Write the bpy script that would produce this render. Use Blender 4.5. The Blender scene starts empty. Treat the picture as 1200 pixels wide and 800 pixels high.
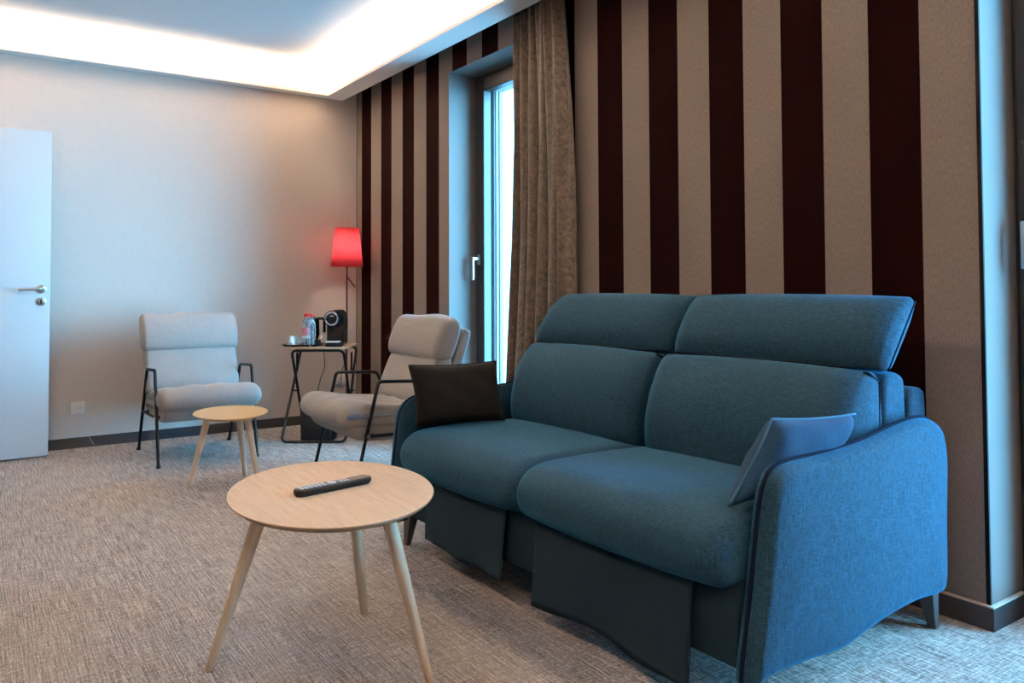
import bpy, bmesh, math, random
from mathutils import Vector, Matrix
from math import sin, cos, pi, radians, tan, sqrt
random.seed(7)
sc = bpy.context.scene
COL = sc.collection

# ------------------------------------------------------------------ materials
def new_mat(name):
    m = bpy.data.materials.new(name); m.use_nodes = True
    nt = m.node_tree
    return m, nt, nt.nodes['Principled BSDF']

def N(nt, kind, **kw):
    n = nt.nodes.new(kind)
    for k, v in kw.items():
        if k in n.inputs: n.inputs[k].default_value = v
        else: setattr(n, k, v)
    return n

def plain(name, col, rough=.5, metal=0, spec=.5, noise=0, nscale=40, bump=0, bscale=200, coat=0):
    m, nt, b = new_mat(name)
    b.inputs['Base Color'].default_value = (*col, 1)
    b.inputs['Roughness'].default_value = rough
    b.inputs['Metallic'].default_value = metal
    b.inputs['Specular IOR Level'].default_value = spec
    b.inputs['Coat Weight'].default_value = coat
    tc = N(nt, 'ShaderNodeTexCoord')
    if noise:
        n = N(nt, 'ShaderNodeTexNoise', Scale=nscale, Detail=4.0)
        nt.links.new(tc.outputs['Object'], n.inputs['Vector'])
        r = N(nt, 'ShaderNodeMapRange'); r.inputs[1].default_value = .3; r.inputs[2].default_value = .7
        r.inputs[3].default_value = 1-noise; r.inputs[4].default_value = 1+noise
        nt.links.new(n.outputs['Fac'], r.inputs[0])
        mx = N(nt, 'ShaderNodeVectorMath', operation='SCALE'); mx.inputs[0].default_value = col
        nt.links.new(r.outputs[0], mx.inputs['Scale']); nt.links.new(mx.outputs[0], b.inputs['Base Color'])
    if bump:
        n = N(nt, 'ShaderNodeTexNoise', Scale=bscale, Detail=3.0)
        nt.links.new(tc.outputs['Object'], n.inputs['Vector'])
        bp = N(nt, 'ShaderNodeBump', Strength=bump, Distance=.002)
        nt.links.new(n.outputs['Fac'], bp.inputs['Height']); nt.links.new(bp.outputs[0], b.inputs['Normal'])
    return m

def fabric(name, col, var=.25, scale=260, sheen=.3, tint=(1, 1, 1), rough=.9, wr=0):
    """woven cloth: heathered threads in two directions, soft wrinkles"""
    m, nt, b = new_mat(name)
    b.inputs['Roughness'].default_value = rough
    b.inputs['Specular IOR Level'].default_value = .15
    b.inputs['Sheen Weight'].default_value = sheen
    b.inputs['Sheen Tint'].default_value = (*tint, 1)
    b.inputs['Sheen Roughness'].default_value = .4
    tc = N(nt, 'ShaderNodeTexCoord')
    outs = []
    for sx in ((1, 1, .18), (.25, .25, 1.3)):
        mp = N(nt, 'ShaderNodeMapping'); mp.inputs['Scale'].default_value = sx
        nt.links.new(tc.outputs['Object'], mp.inputs['Vector'])
        n = N(nt, 'ShaderNodeTexNoise', Scale=scale, Detail=2.0)
        nt.links.new(mp.outputs[0], n.inputs['Vector']); outs.append(n.outputs['Fac'])
    ad = N(nt, 'ShaderNodeMath', operation='ADD')
    nt.links.new(outs[0], ad.inputs[0]); nt.links.new(outs[1], ad.inputs[1])
    r = N(nt, 'ShaderNodeMapRange'); r.inputs[1].default_value = .7; r.inputs[2].default_value = 1.3
    r.inputs[3].default_value = 1-var; r.inputs[4].default_value = 1+var
    nt.links.new(ad.outputs[0], r.inputs[0])
    mx = N(nt, 'ShaderNodeVectorMath', operation='SCALE'); mx.inputs[0].default_value = col
    nt.links.new(r.outputs[0], mx.inputs['Scale']); nt.links.new(mx.outputs[0], b.inputs['Base Color'])
    bp = N(nt, 'ShaderNodeBump', Strength=.35, Distance=.0012)
    nt.links.new(ad.outputs[0], bp.inputs['Height'])
    if wr:
        n2 = N(nt, 'ShaderNodeTexNoise', Scale=7.0, Detail=2.0)
        nt.links.new(tc.outputs['Object'], n2.inputs['Vector'])
        b2 = N(nt, 'ShaderNodeBump', Strength=wr, Distance=.02)
        nt.links.new(n2.outputs['Fac'], b2.inputs['Height']); nt.links.new(b2.outputs[0], bp.inputs['Normal'])
    nt.links.new(bp.outputs[0], b.inputs['Normal'])
    return m

def wood(name, c1, c2, scale=9, rough=.45, ang=0):
    m, nt, b = new_mat(name)
    b.inputs['Roughness'].default_value = rough
    b.inputs['Specular IOR Level'].default_value = .35
    tc = N(nt, 'ShaderNodeTexCoord')
    mp = N(nt, 'ShaderNodeMapping'); mp.inputs['Scale'].default_value = (.9, 9, 1.2)
    mp.inputs['Rotation'].default_value = (0, 0, ang)
    nt.links.new(tc.outputs['Object'], mp.inputs['Vector'])
    n = N(nt, 'ShaderNodeTexNoise', Scale=scale, Detail=6.0, Roughness=.65, Distortion=.4)
    nt.links.new(mp.outputs[0], n.inputs['Vector'])
    cr = N(nt, 'ShaderNodeValToRGB')
    cr.color_ramp.elements[0].position = .3; cr.color_ramp.elements[0].color = (*c1, 1)
    cr.color_ramp.elements[1].position = .68; cr.color_ramp.elements[1].color = (*c2, 1)
    nt.links.new(n.outputs['Fac'], cr.inputs[0]); nt.links.new(cr.outputs[0], b.inputs['Base Color'])
    return m

def carpet_mat():
    m, nt, b = new_mat('woven_carpet')
    b.inputs['Roughness'].default_value = .95
    b.inputs['Specular IOR Level'].default_value = .1
    tc = N(nt, 'ShaderNodeTexCoord')
    def streak(sc3, scale, lo, hi):
        mp = N(nt, 'ShaderNodeMapping'); mp.inputs['Scale'].default_value = sc3
        nt.links.new(tc.outputs['Object'], mp.inputs['Vector'])
        n = N(nt, 'ShaderNodeTexNoise', Scale=scale, Detail=3.0, Roughness=.6)
        nt.links.new(mp.outputs[0], n.inputs['Vector'])
        r = N(nt, 'ShaderNodeMapRange'); r.inputs[1].default_value = lo; r.inputs[2].default_value = hi
        nt.links.new(n.outputs['Fac'], r.inputs[0]); return r.outputs[0]
    a = streak((.35, 14, 1), 17, .36, .68)      # long threads along the striped wall
    c = streak((12, .7, 1), 17, .42, .66)      # short cross dashes
    d = streak((1, 1.6, 1), 210, .3, .7)         # loop grain
    e = streak((5, 16, 1), 12, .5, .62)         # fine ribs
    def mul(o, k):
        q = N(nt, 'ShaderNodeMath', operation='MULTIPLY'); nt.links.new(o, q.inputs[0]); q.inputs[1].default_value = k; return q.outputs[0]
    def add(o, p):
        q = N(nt, 'ShaderNodeMath', operation='ADD'); nt.links.new(o, q.inputs[0]); nt.links.new(p, q.inputs[1]); return q.outputs[0]
    s = add(add(mul(a, .42), mul(c, .20)), add(mul(d, .12), mul(e, .26)))
    cr = N(nt, 'ShaderNodeValToRGB')
    cr.color_ramp.elements[0].position = .18; cr.color_ramp.elements[0].color = (.135, .115, .105, 1)
    cr.color_ramp.elements[1].position = .85; cr.color_ramp.elements[1].color = (.86, .78, .72, 1)
    nt.links.new(s, cr.inputs[0]); nt.links.new(cr.outputs[0], b.inputs['Base Color'])
    bp = N(nt, 'ShaderNodeBump', Strength=.6, Distance=.003)
    nt.links.new(s, bp.inputs['Height']); nt.links.new(bp.outputs[0], b.inputs['Normal'])
    return m

S0, SP = .1016, .3612
def striped_wall_mat():
    m, nt, b = new_mat('striped_wallcovering')
    out = nt.nodes['Material Output']
    tc = N(nt, 'ShaderNodeTexCoord'); sp = N(nt, 'ShaderNodeSeparateXYZ')
    nt.links.new(tc.outputs['Object'], sp.inputs[0])
    a = N(nt, 'ShaderNodeMath', operation='SUBTRACT'); nt.links.new(sp.outputs['X'], a.inputs[0]); a.inputs[1].default_value = S0
    d = N(nt, 'ShaderNodeMath', operation='DIVIDE'); nt.links.new(a.outputs[0], d.inputs[0]); d.inputs[1].default_value = SP
    f = N(nt, 'ShaderNodeMath', operation='FRACT'); nt.links.new(d.outputs[0], f.inputs[0])
    l = N(nt, 'ShaderNodeMath', operation='LESS_THAN'); nt.links.new(f.outputs[0], l.inputs[0]); l.inputs[1].default_value = .5
    # linen ground
    mp = N(nt, 'ShaderNodeMapping'); mp.inputs['Scale'].default_value = (1.6, 1, .35)
    nt.links.new(tc.outputs['Object'], mp.inputs['Vector'])
    n = N(nt, 'ShaderNodeTexNoise', Scale=170.0, Detail=4.0, Roughness=.7); nt.links.new(mp.outputs[0], n.inputs['Vector'])
    cr = N(nt, 'ShaderNodeValToRGB')
    cr.color_ramp.elements[0].position = .3; cr.color_ramp.elements[0].color = (.112, .097, .086, 1)
    cr.color_ramp.elements[1].position = .7; cr.color_ramp.elements[1].color = (.190, .167, .149, 1)
    nt.links.new(n.outputs['Fac'], cr.inputs[0]); nt.links.new(cr.outputs[0], b.inputs['Base Color'])
    b.inputs['Roughness'].default_value = .9; b.inputs['Specular IOR Level'].default_value = .1
    bp = N(nt, 'ShaderNodeBump', Strength=.3, Distance=.001); nt.links.new(n.outputs['Fac'], bp.inputs['Height'])
    nt.links.new(bp.outputs[0], b.inputs['Normal'])
    v = N(nt, 'ShaderNodeBsdfPrincipled'); v.inputs['Base Color'].default_value = (.006, .0010, .0009, 1)
    v.inputs['Roughness'].default_value = .9; v.inputs['Specular IOR Level'].default_value = .03
    v.inputs['Sheen Weight'].default_value = .07; v.inputs['Sheen Tint'].default_value = (1, .02, .015, 1)
    v.inputs['Sheen Roughness'].default_value = .22
    mx = N(nt, 'ShaderNodeMixShader')
    nt.links.new(l.outputs[0], mx.inputs[0]); nt.links.new(b.outputs[0], mx.inputs[1]); nt.links.new(v.outputs[0], mx.inputs[2])
    nt.links.new(mx.outputs[0], out.inputs['Surface'])
    return m

def pane_mat():
    m, nt, b = new_mat('window_glass')
    out = nt.nodes['Material Output']; nt.nodes.remove(b)
    t = N(nt, 'ShaderNodeBsdfTransparent'); g = N(nt, 'ShaderNodeBsdfGlossy', Roughness=.01)
    lw = N(nt, 'ShaderNodeLayerWeight', Blend=.5); pw = N(nt, 'ShaderNodeMath', operation='POWER'); pw.inputs[1].default_value = 5
    nt.links.new(lw.outputs['Facing'], pw.inputs[0])
    fr = N(nt, 'ShaderNodeMapRange'); fr.inputs[3].default_value = .035; fr.inputs[4].default_value = 1
    nt.links.new(pw.outputs[0], fr.inputs[0]); mx = N(nt, 'ShaderNodeMixShader')
    nt.links.new(fr.outputs[0], mx.inputs[0]); nt.links.new(t.outputs[0], mx.inputs[1]); nt.links.new(g.outputs[0], mx.inputs[2])
    nt.links.new(mx.outputs[0], out.inputs['Surface'])
    return m

def clear_plastic():
    m, nt, b = new_mat('clear_bottle_plastic')
    b.inputs['Base Color'].default_value = (.85, .9, .95, 1); b.inputs['Roughness'].default_value = .05
    b.inputs['Specular IOR Level'].default_value = .8
    out = nt.nodes['Material Output']; t = N(nt, 'ShaderNodeBsdfTransparent'); mx = N(nt, 'ShaderNodeMixShader', Fac=.22)
    tc = N(nt, 'ShaderNodeTexCoord'); wv = N(nt, 'ShaderNodeTexWave', Scale=22.0, Distortion=3.0); nt.links.new(tc.outputs['Object'], wv.inputs['Vector'])
    r = N(nt, 'ShaderNodeMapRange'); r.inputs[3].default_value = .08; r.inputs[4].default_value = .42
    nt.links.new(wv.outputs['Fac'], r.inputs[0]); nt.links.new(r.outputs[0], mx.inputs[0])
    nt.links.new(t.outputs[0], mx.inputs[1]); nt.links.new(b.outputs[0], mx.inputs[2]); nt.links.new(mx.outputs[0], out.inputs['Surface'])
    return m

def shade_mat():
    m, nt, b = new_mat('red_lamp_shade')
    out = nt.nodes['Material Output']
    b.inputs['Base Color'].default_value = (.80, .05, .06, 1); b.inputs['Roughness'].default_value = .35
    t = N(nt, 'ShaderNodeBsdfTranslucent'); t.inputs['Color'].default_value = (1, .34, .40, 1)
    mx = N(nt, 'ShaderNodeMixShader', Fac=.65)
    nt.links.new(b.outputs[0], mx.inputs[1]); nt.links.new(t.outputs[0], mx.inputs[2]); nt.links.new(mx.outputs[0], out.inputs['Surface'])
    return m

def curtain_mat():
    m, nt, b = new_mat('taupe_jacquard')
    tc = N(nt, 'ShaderNodeTexCoord')
    n = N(nt, 'ShaderNodeTexNoise', Scale=34.0, Detail=8.0, Roughness=.8, Distortion=.8)
    nt.links.new(tc.outputs['Object'], n.inputs['Vector'])
    cr = N(nt, 'ShaderNodeValToRGB')
    cr.color_ramp.elements[0].position = .42; cr.color_ramp.elements[0].color = (.055, .045, .036, 1)
    cr.color_ramp.elements[1].position = .58; cr.color_ramp.elements[1].color = (.125, .103, .083, 1)
    nt.links.new(n.outputs['Fac'], cr.inputs[0]); nt.links.new(cr.outputs[0], b.inputs['Base Color'])
    b.inputs['Roughness'].default_value = .6; b.inputs['Sheen Weight'].default_value = .3
    b.inputs['Specular IOR Level'].default_value = .2
    return m

M = dict(
 wall=plain('warm_grey_paint', (.60, .535, .48), .9, noise=.02, nscale=30, bump=.12, bscale=300, spec=.15),
 bounce_wall=wood('dark_bounce_wood', (.13, .075, .045), (.20, .12, .075), 5),  # invented finish for the unseen walls: dark brown to cut and warm bounced light
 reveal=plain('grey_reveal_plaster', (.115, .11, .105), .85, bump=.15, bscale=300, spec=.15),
 ceil=plain('white_ceiling_paint', (.86, .84, .83), .9, spec=.1),
 cornice=plain('white_moulding', (.82, .80, .78), .7, spec=.2),
 carpet=carpet_mat(), stripes=striped_wall_mat(),
 base=plain('anthracite_baseboard', (.018, .019, .022), .5),
 caulk=plain('pale_caulk', (.55, .45, .38), .7),
 black=plain('black_metal', (.004, .004, .0045), .4, spec=.2),
 shadowgap=plain('black_edge_profile', (.004, .004, .005), .6, spec=.1),
 frame=plain('anthracite_window_frame', (.018, .017, .017), .45),
 ext=plain('light_exterior_plaster', (.22, .22, .22), .8),
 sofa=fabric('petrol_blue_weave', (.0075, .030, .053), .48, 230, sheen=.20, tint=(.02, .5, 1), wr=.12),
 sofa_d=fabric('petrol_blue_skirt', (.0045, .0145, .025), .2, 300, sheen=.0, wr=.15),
 pipe=plain('navy_piping', (.0035, .006, .014), .85, spec=.03),
 velvet_blue=fabric('blue_velvet', (.005, .024, .055), .12, 120, sheen=.08, tint=(.35, .6, 1), wr=.25),
 velvet_black=fabric('charcoal_velvet', (.0035, .0032, .0032), .15, 120, sheen=.02, tint=(.8, .75, .7), wr=.3),
 pipe_black=plain('charcoal_piping', (.006, .0055, .005), .8, spec=.2),
 pipe_blue=plain('blue_piping', (.010, .050, .095), .7, spec=.2),
 sofa_leg=plain('grey_sofa_leg', (.035, .036, .038), .45),
 chair=fabric('light_grey_weave', (.27, .252, .24), .12, 330, sheen=.2, wr=.35),
 oak=wood('oak_veneer', (.60, .35, .20), (.73, .47, .29), 7, ang=.35),
 oak_edge=plain('oak_veneer_edge', (.30, .17, .09), .5),
 beech=wood('beech_leg_wood', (.72, .50, .33), (.82, .62, .43), 6),
 pale=plain('pale_yellow_top', (.74, .46, .19), .4, noise=.03),
 pale_leg=wood('pale_birch_leg', (.76, .58, .42), (.84, .68, .52), 6),
 door=plain('white_door_lacquer', (.70, .66, .64), .4, spec=.4),
 steel=plain('brushed_steel', (.62, .62, .60), .28, metal=1),
 alu=plain('satin_aluminium', (.48, .48, .48), .4, metal=.8),
 white=plain('white_plastic', (.78, .76, .73), .35),
 ceramic=plain('white_ceramic', (.8, .79, .77), .15),
 blackp=plain('black_glossy_plastic', (.004, .0045, .005), .25, spec=.3, coat=.08),
 blackm=plain('black_matte_plastic', (.004, .004, .004), .6, spec=.2),
 chrome=plain('chrome', (.75, .75, .75), .12, metal=1),
 tan=wood('tray_table_wood', (.34, .20, .12), (.46, .29, .18), 8),
 red=plain('red_plastic', (.75, .012, .02), .35),
 pink=plain('pink_label', (.85, .25, .3), .5),
 paper=plain('paper_label', (.8, .78, .76), .6),
 maroon=plain('maroon_metal', (.10, .006, .008), .4),
 orange=plain('orange_sachet', (.75, .30, .10), .6),
 remote_top=plain('remote_face', (.035, .024, .021), .45),
 button=plain('grey_button', (.62, .58, .54), .5),
 curtain=curtain_mat(), pane=pane_mat(), bottle=clear_plastic(), shade=shade_mat(),
)
m, nt, b = new_mat('lit_bulb'); b.inputs['Emission Color'].default_value = (1, .8, .6, 1); b.inputs['Emission Strength'].default_value = 12; M['bulb'] = m

# ------------------------------------------------------------------ mesh helpers
def link(name, bm, mats, parent=None, smooth=False, autos=None):
    me = bpy.data.meshes.new(name)
    bmesh.ops.recalc_face_normals(bm, faces=bm.faces)
    bm.to_mesh(me); bm.free()
    o = bpy.data.objects.new(name, me); COL.objects.link(o)
    for mm in (mats if isinstance(mats, (list, tuple)) else [mats]): me.materials.append(mm)
    if smooth:
        for p in me.polygons: p.use_smooth = True
        if autos is not None:
            try: me.set_sharp_from_angle(angle=radians(autos))
            except Exception: pass
    if parent: o.parent = parent
    return o
def tag(o, label=None, cat=None, group=None, kind=None):
    if label: o['label'] = label
    if cat: o['category'] = cat
    if group: o['group'] = group
    if kind: o['kind'] = kind
    return o
def empty(name, loc=(0, 0, 0), rz=0):
    o = bpy.data.objects.new(name, None); COL.objects.link(o)
    o.location = loc; o.rotation_euler = (0, 0, rz); o.empty_display_size = .1
    return o
def box(bm, a, b, mi=0, bev=0, seg=2):
    a, b = Vector(a), Vector(b)
    r = bmesh.ops.create_cube(bm, size=1)
    for v in r['verts']:
        v.co = Vector(((a.x+b.x)/2+v.co.x*(b.x-a.x), (a.y+b.y)/2+v.co.y*(b.y-a.y), (a.z+b.z)/2+v.co.z*(b.z-a.z)))
    fs = set(f for v in r['verts'] for f in v.link_faces)
    for f in fs: f.material_index = mi
    if bev:
        es = set(e for v in r['verts'] for e in v.link_edges)
        bmesh.ops.bevel(bm, geom=list(es), offset=bev, segments=seg, affect='EDGES', profile=.5)
    return bm
def mkbox(name, a, b, mat, parent=None, bev=0, seg=2):
    return link(name, box(bmesh.new(), a, b, 0, bev, seg), mat, parent, smooth=bev > 0, autos=40)
def smooth_path(pts, n=6, closed=False):
    pts = [Vector(p) for p in pts]; L = len(pts); out = []
    rng = range(L) if closed else range(L-1)
    for i in rng:
        if closed: p0, p1, p2, p3 = pts[(i-1) % L], pts[i], pts[(i+1) % L], pts[(i+2) % L]
        else: p0, p1, p2, p3 = pts[max(i-1, 0)], pts[i], pts[i+1], pts[min(i+2, L-1)]
        for k in range(n):
            t = k/n
            out.append(.5*((2*p1)+(p2-p0)*t+(2*p0-5*p1+4*p2-p3)*t*t+(3*p1-p0-3*p2+p3)*t**3))
    if not closed: out.append(pts[-1])
    return out
def fillet(pts, r, n=5, closed=False):
    """round the corners of a polyline"""
    pts = [Vector(p) for p in pts]; out = []; L = len(pts)
    for i in range(L):
        if not closed and i in (0, L-1): out.append(pts[i]); continue
        p, a, b = pts[i], pts[i-1], pts[(i+1) % L]
        da, db = (a-p), (b-p); rr = min(r, da.length*.45, db.length*.45)
        A, B = p+da.normalized()*rr, p+db.normalized()*rr
        for k in range(n+1):
            t = k/n; out.append((1-t)**2*A+2*t*(1-t)*p+t*t*B)
    return out
def tube(bm, pts, r, seg=10, closed=False, mi=0):
    pts = [Vector(p) for p in pts]; L = len(pts); rings = []
    rad = r if isinstance(r, (list, tuple)) else [r]*L
    up = None
    for i in range(L):
        if closed: t = pts[(i+1) % L]-pts[i-1]
        else: t = pts[min(i+1, L-1)]-pts[max(i-1, 0)]
        t.normalize()
        if up is None:
            up = Vector((0, 0, 1)) if abs(t.z) < .9 else Vector((1, 0, 0))
        s = t.cross(up).normalized(); up2 = s.cross(t).normalized(); up = up2
        rings.append([bm.verts.new(pts[i]+(s*cos(2*pi*k/seg)+up2*sin(2*pi*k/seg))*rad[i]) for k in range(seg)])
    for i in range(L if closed else L-1):
        A, B = rings[i], rings[(i+1) % L]
        for k in range(seg):
            f = bm.faces.new((A[k], A[(k+1) % seg], B[(k+1) % seg], B[k])); f.material_index = mi
    if not closed:
        for R in (rings[0][::-1], rings[-1]):
            f = bm.faces.new(R); f.material_index = mi
    return bm
def lathe(bm, prof, seg=28, c=(0, 0, 0), mi=0, caps=True):
    rings = []
    for (r, z) in prof:
        rings.append([bm.verts.new((c[0]+r*cos(2*pi*k/seg), c[1]+r*sin(2*pi*k/seg), c[2]+z)) for k in range(seg)])
    for A, B in zip(rings, rings[1:]):
        for k in range(seg):
            f = bm.faces.new((A[k], A[(k+1) % seg], B[(k+1) % seg], B[k])); f.material_index = mi
    if caps:
        for R in (rings[0][::-1], rings[-1]): f = bm.faces.new(R); f.material_index = mi
    return bm
def mklathe(name, prof, mat, parent=None, c=(0, 0, 0), seg=28, caps=True):
    return link(name, lathe(bmesh.new(), prof, seg, c, 0, caps), mat, parent, True, 50)

def offset2(prof, d):
    """offset a closed counter-clockwise-or-not 2-D outline by d outwards"""
    L = len(prof); area = sum(prof[i][0]*prof[(i+1) % L][1]-prof[(i+1) % L][0]*prof[i][1] for i in range(L))
    s = 1 if area > 0 else -1; out = []
    for i in range(L):
        a, b = prof[i-2], prof[(i+2) % L]
        tx, ty = b[0]-a[0], b[1]-a[1]; l = sqrt(tx*tx+ty*ty) or 1
        out.append((prof[i][0]+s*ty/l*d, prof[i][1]-s*tx/l*d))
    return out
def puff(prof, u0, u1, r=.04, bulge=.01, nmid=18, n=5, skew=None, wrap=None, closed_smooth=True):
    """cushion: the (v,z) outline run from u0 to u1 with soft ends. returns bmesh and the outline used"""
    P = [(p.x, p.y) for p in smooth_path([(a, b, 0) for a, b in prof], n, True)] if closed_smooth else prof
    bm = bmesh.new(); st = []
    for k in range(7):
        a = pi/2*k/6; st.append((u0+r*(1-sin(a)) if False else u0+r*(1-cos(a)), -r*(1-sin(a))))
    mid = []
    for k in range(1, nmid):
        t = k/nmid; mid.append((u0+r+(u1-u0-2*r)*t, 0))
    end = [(u1-(a-u0), d) for a, d in st][::-1]
    allst = st+mid+end; rings = []
    for u, d in allst:
        s = (u-u0)/(u1-u0)*2-1
        dd = d+bulge*(1-abs(s)**2.6)
        Q = offset2(P, dd)
        if wrap:      # front face rolls back to the seam line towards each end
            e = min(u-u0, u1-u)/wrap[0]
            if e < 1:
                k = (1-sqrt(max(0, 1-(1-e)**2)))*wrap[2]; Q = [(v+(wrap[1](z)-v)*k if v < wrap[1](z) else v, z) for v, z in Q]
        rings.append([bm.verts.new((u+(skew(q[0], q[1], s) if skew else 0), q[0], q[1])) for q in Q])
    L = len(P)
    for A, B in zip(rings, rings[1:]):
        for k in range(L): bm.faces.new((A[k], A[(k+1) % L], B[(k+1) % L], B[k]))
    for R in (rings[0][::-1], rings[-1]):
        bm.faces.new(R)
    return bm, P
def piping(P, u, d, r, mat, parent, name='piping', sel=None):
    Q = offset2(P, d); pts = [(u, q[0], q[1]) for q in Q]
    if sel: pts = [p for p in pts if sel(p)]
    return link(name, tube(bmesh.new(), pts, r, 8, sel is None), mat, parent, True)

def pillow_mesh(A, B, C_, D, th, n=22, pinch=.055, seed=0):
    """A bottom-front, B top-front, C top-back, D bottom-back corners"""
    A, B, C_, D = map(Vector, (A, B, C_, D)); nrm = ((B-A).cross(D-A)).normalized(); cen = (A+B+C_+D)/4
    rnd = random.Random(seed); bm = bmesh.new(); G = {}
    ph = [rnd.uniform(0, 6) for _ in range(6)]
    for side in (1, -1):
        for i in range(n+1):
            for j in range(n+1):
                if side == -1 and (i in (0, n) or j in (0, n)): G[side, i, j] = G[1, i, j]; continue
                s, t = i/n, j/n; x, y = 2*s-1, 2*t-1
                p = A.lerp(D, s).lerp(B.lerp(C_, s), t)
                inw = pinch*((1-x*x)*abs(y)**3+(1-y*y)*abs(x)**3)
                p = p+(cen-p)*inw*1.2
                h = max(0, (1-x**4)*(1-y**4))**.42*th/2
                edge = (abs(x)**3+abs(y)**3)*.5
                h += .004*sin(x*9+ph[0]+2*y)*edge*side*(1 if h > 0 else 0)
                wob = .003*sin(7*x+ph[1])*sin(6*y+ph[2])
                if h <= 1e-9: wob = 0; h = 0
                G[side, i, j] = bm.verts.new(p+nrm*(side*h+wob))
    for side in (1, -1):
        for i in range(n):
            for j in range(n):
                q = (G[side, i, j], G[side, i+1, j], G[side, i+1, j+1], G[side, i, j+1])
                bm.faces.new(q if side == 1 else q[::-1])
    border = [G[1, i, 0].co.copy() for i in range(n)]+[G[1, n, j].co.copy() for j in range(n)] + \
             [G[1, i, n].co.copy() for i in range(n, 0, -1)]+[G[1, 0, j].co.copy() for j in range(n, 0, -1)]
    return bm, border
def hb(name, a, b, mat, parent=None, **k): return mkbox(name, a, b, mat, parent, **k)
def struct(name, bm, mats, smooth=False):
    o = link(name, bm, mats, None, smooth, 40); o['kind'] = 'structure'; return o

# ------------------------------------------------------------------ the room (x along striped wall, y into it, z up)
XF, YL, ZC = 8.4, -3.12, 2.72      # front wall behind camera, left wall, ceiling
ZL = 2.569                         # underside of the cove ledge
REV, WT = .20, .36
bm = bmesh.new(); box(bm, (-.1, YL-1.3, -.1), (XF+.1, WT+1.0, 0)); struct('floor', bm, M['carpet'])
bm = bmesh.new(); box(bm, (-.1, YL-.1, ZC), (XF+.1, WT, ZC+.12)); struct('ceiling', bm, M['ceil'])
bm = bmesh.new(); box(bm, (-.15, YL-.1, 0), (0, WT, ZC)); struct('wall_back', bm, M['wall'])
bm = bmesh.new(); box(bm, (XF, YL-.1, 0), (XF+.15, WT, ZC)); struct('wall_front', bm, M['bounce_wall'])
# left wall with the doorway the open leaf belongs to
bm = bmesh.new(); box(bm, (0, YL-.12, 0), (.23, YL, ZC)); box(bm, (1.18, YL-.12, 0), (XF, YL, ZC)); box(bm, (.23, YL-.12, 2.07), (1.18, YL, ZC))
struct('wall_left', bm, M['bounce_wall'])
bm = bmesh.new(); box(bm, (-.1, YL-1.4, 0), (2.2, YL-1.3, ZC)); box(bm, (-.15, YL-1.3, 0), (-.1, YL-.12, ZC)); box(bm, (2.2, YL-1.4, 0), (2.3, YL-.12, ZC)); box(bm, (-.15, YL-1.4, ZC), (2.3, YL-.1, ZC+.1))
struct('wall_hallway', bm, M['wall'])
# striped wall: three pieces around two full-height openings
W1A, W1B, ZW = 1.500, 2.47, 2.472
W2A, W2B = 4.805, 6.02
def wall_piece(bm, x0, x1, z0, z1):
    box(bm, (x0, 0, z0), (x1, WT, z1))
bm = bmesh.new()
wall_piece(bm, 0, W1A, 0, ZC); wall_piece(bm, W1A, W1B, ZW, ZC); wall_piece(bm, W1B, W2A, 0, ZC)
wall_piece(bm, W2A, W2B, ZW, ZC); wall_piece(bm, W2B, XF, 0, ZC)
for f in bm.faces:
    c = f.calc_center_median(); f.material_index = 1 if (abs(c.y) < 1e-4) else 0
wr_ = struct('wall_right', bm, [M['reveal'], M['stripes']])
# black edge profile of the wallcovering at the second opening
bm = bmesh.new(); box(bm, (4.793, -.004, .07), (4.8055, .004, ZC)); struct('trim_edge_profile', bm, M['shadowgap'])
bm = bmesh.new(); box(bm, (.0, -.002, .07), (.006, .0, ZC)); 
struct('trim_corner_joint', bm, M['shadowgap'])
# baseboards with their pale caulk line on top
def baseboard(name, boxes, caulks):
    bm = bmesh.new()
    for a, b in boxes: box(bm, a, b, 0)
    for a, b in caulks: box(bm, a, b, 1)
    struct(name, bm, [M['base'], M['caulk']])
H_ = .0686
baseboard('baseboard_back', [((0, YL, 0), (.012, 0, H_))], [])
baseboard('baseboard_right', [((0, -.014, 0), (W1A, 0, H_)), ((W1B, -.014, 0), (W2A+.014, 0, H_)), ((W2A, 0, 0), (W2A+.014, REV, H_)), ((W2B, -.014, 0), (XF, 0, H_))],
          [((W1B, -.013, H_), (W2A+.013, -.0001, H_+.005)), ((W2A+.0001, 0, H_), (W2A+.013, REV, H_+.005))])
baseboard('baseboard_left', [((1.2, YL, 0), (XF, YL+.012, H_))], [])
baseboard('baseboard_front', [((XF-.012, YL, 0), (XF, 0, H_))], [])
bm = bmesh.new(); tube(bm, [(.014, -1.915, .066), (.016, -1.885, .012)], .0022, 6); struct('trim_baseboard_joint', bm, M['caulk'])

# cove: pelmet board over the curtain gap, ledge, small ceiling bead
PB0, PB1 = -.1225, -.185
LW = .098
bm = bmesh.new(); box(bm, (0, PB1, ZL), (XF, PB0, ZC)); struct('trim_pelmet', bm, M['cornice'])
def ledge_ring(bm):
    """ledge + front lip running round the room"""
    x0, x1, y0, y1 = 0, XF, YL, PB1   # inner faces of cove
    for (d0, d1, z0, z1) in ((0, LW, ZL, ZL+.010), (LW-.006, LW, ZL+.010, ZL+.026)):
        box(bm, (x0+d0, y0+d0, z0), (x0+d1, y1-d0, z1)); box(bm, (x1-d1, y0+d0, z0), (x1-d0, y1-d0, z1))
        box(bm, (x0+d1, y1-d1, z0), (x1-d1, y1-d0, z1)); box(bm, (x0+d1, y0+d0, z0), (x1-d1, y0+d1, z1))
bm = bmesh.new(); ledge_ring(bm); struct('trim_cove_ledge', bm, M['cornice'])
bm = bmesh.new()
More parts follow.
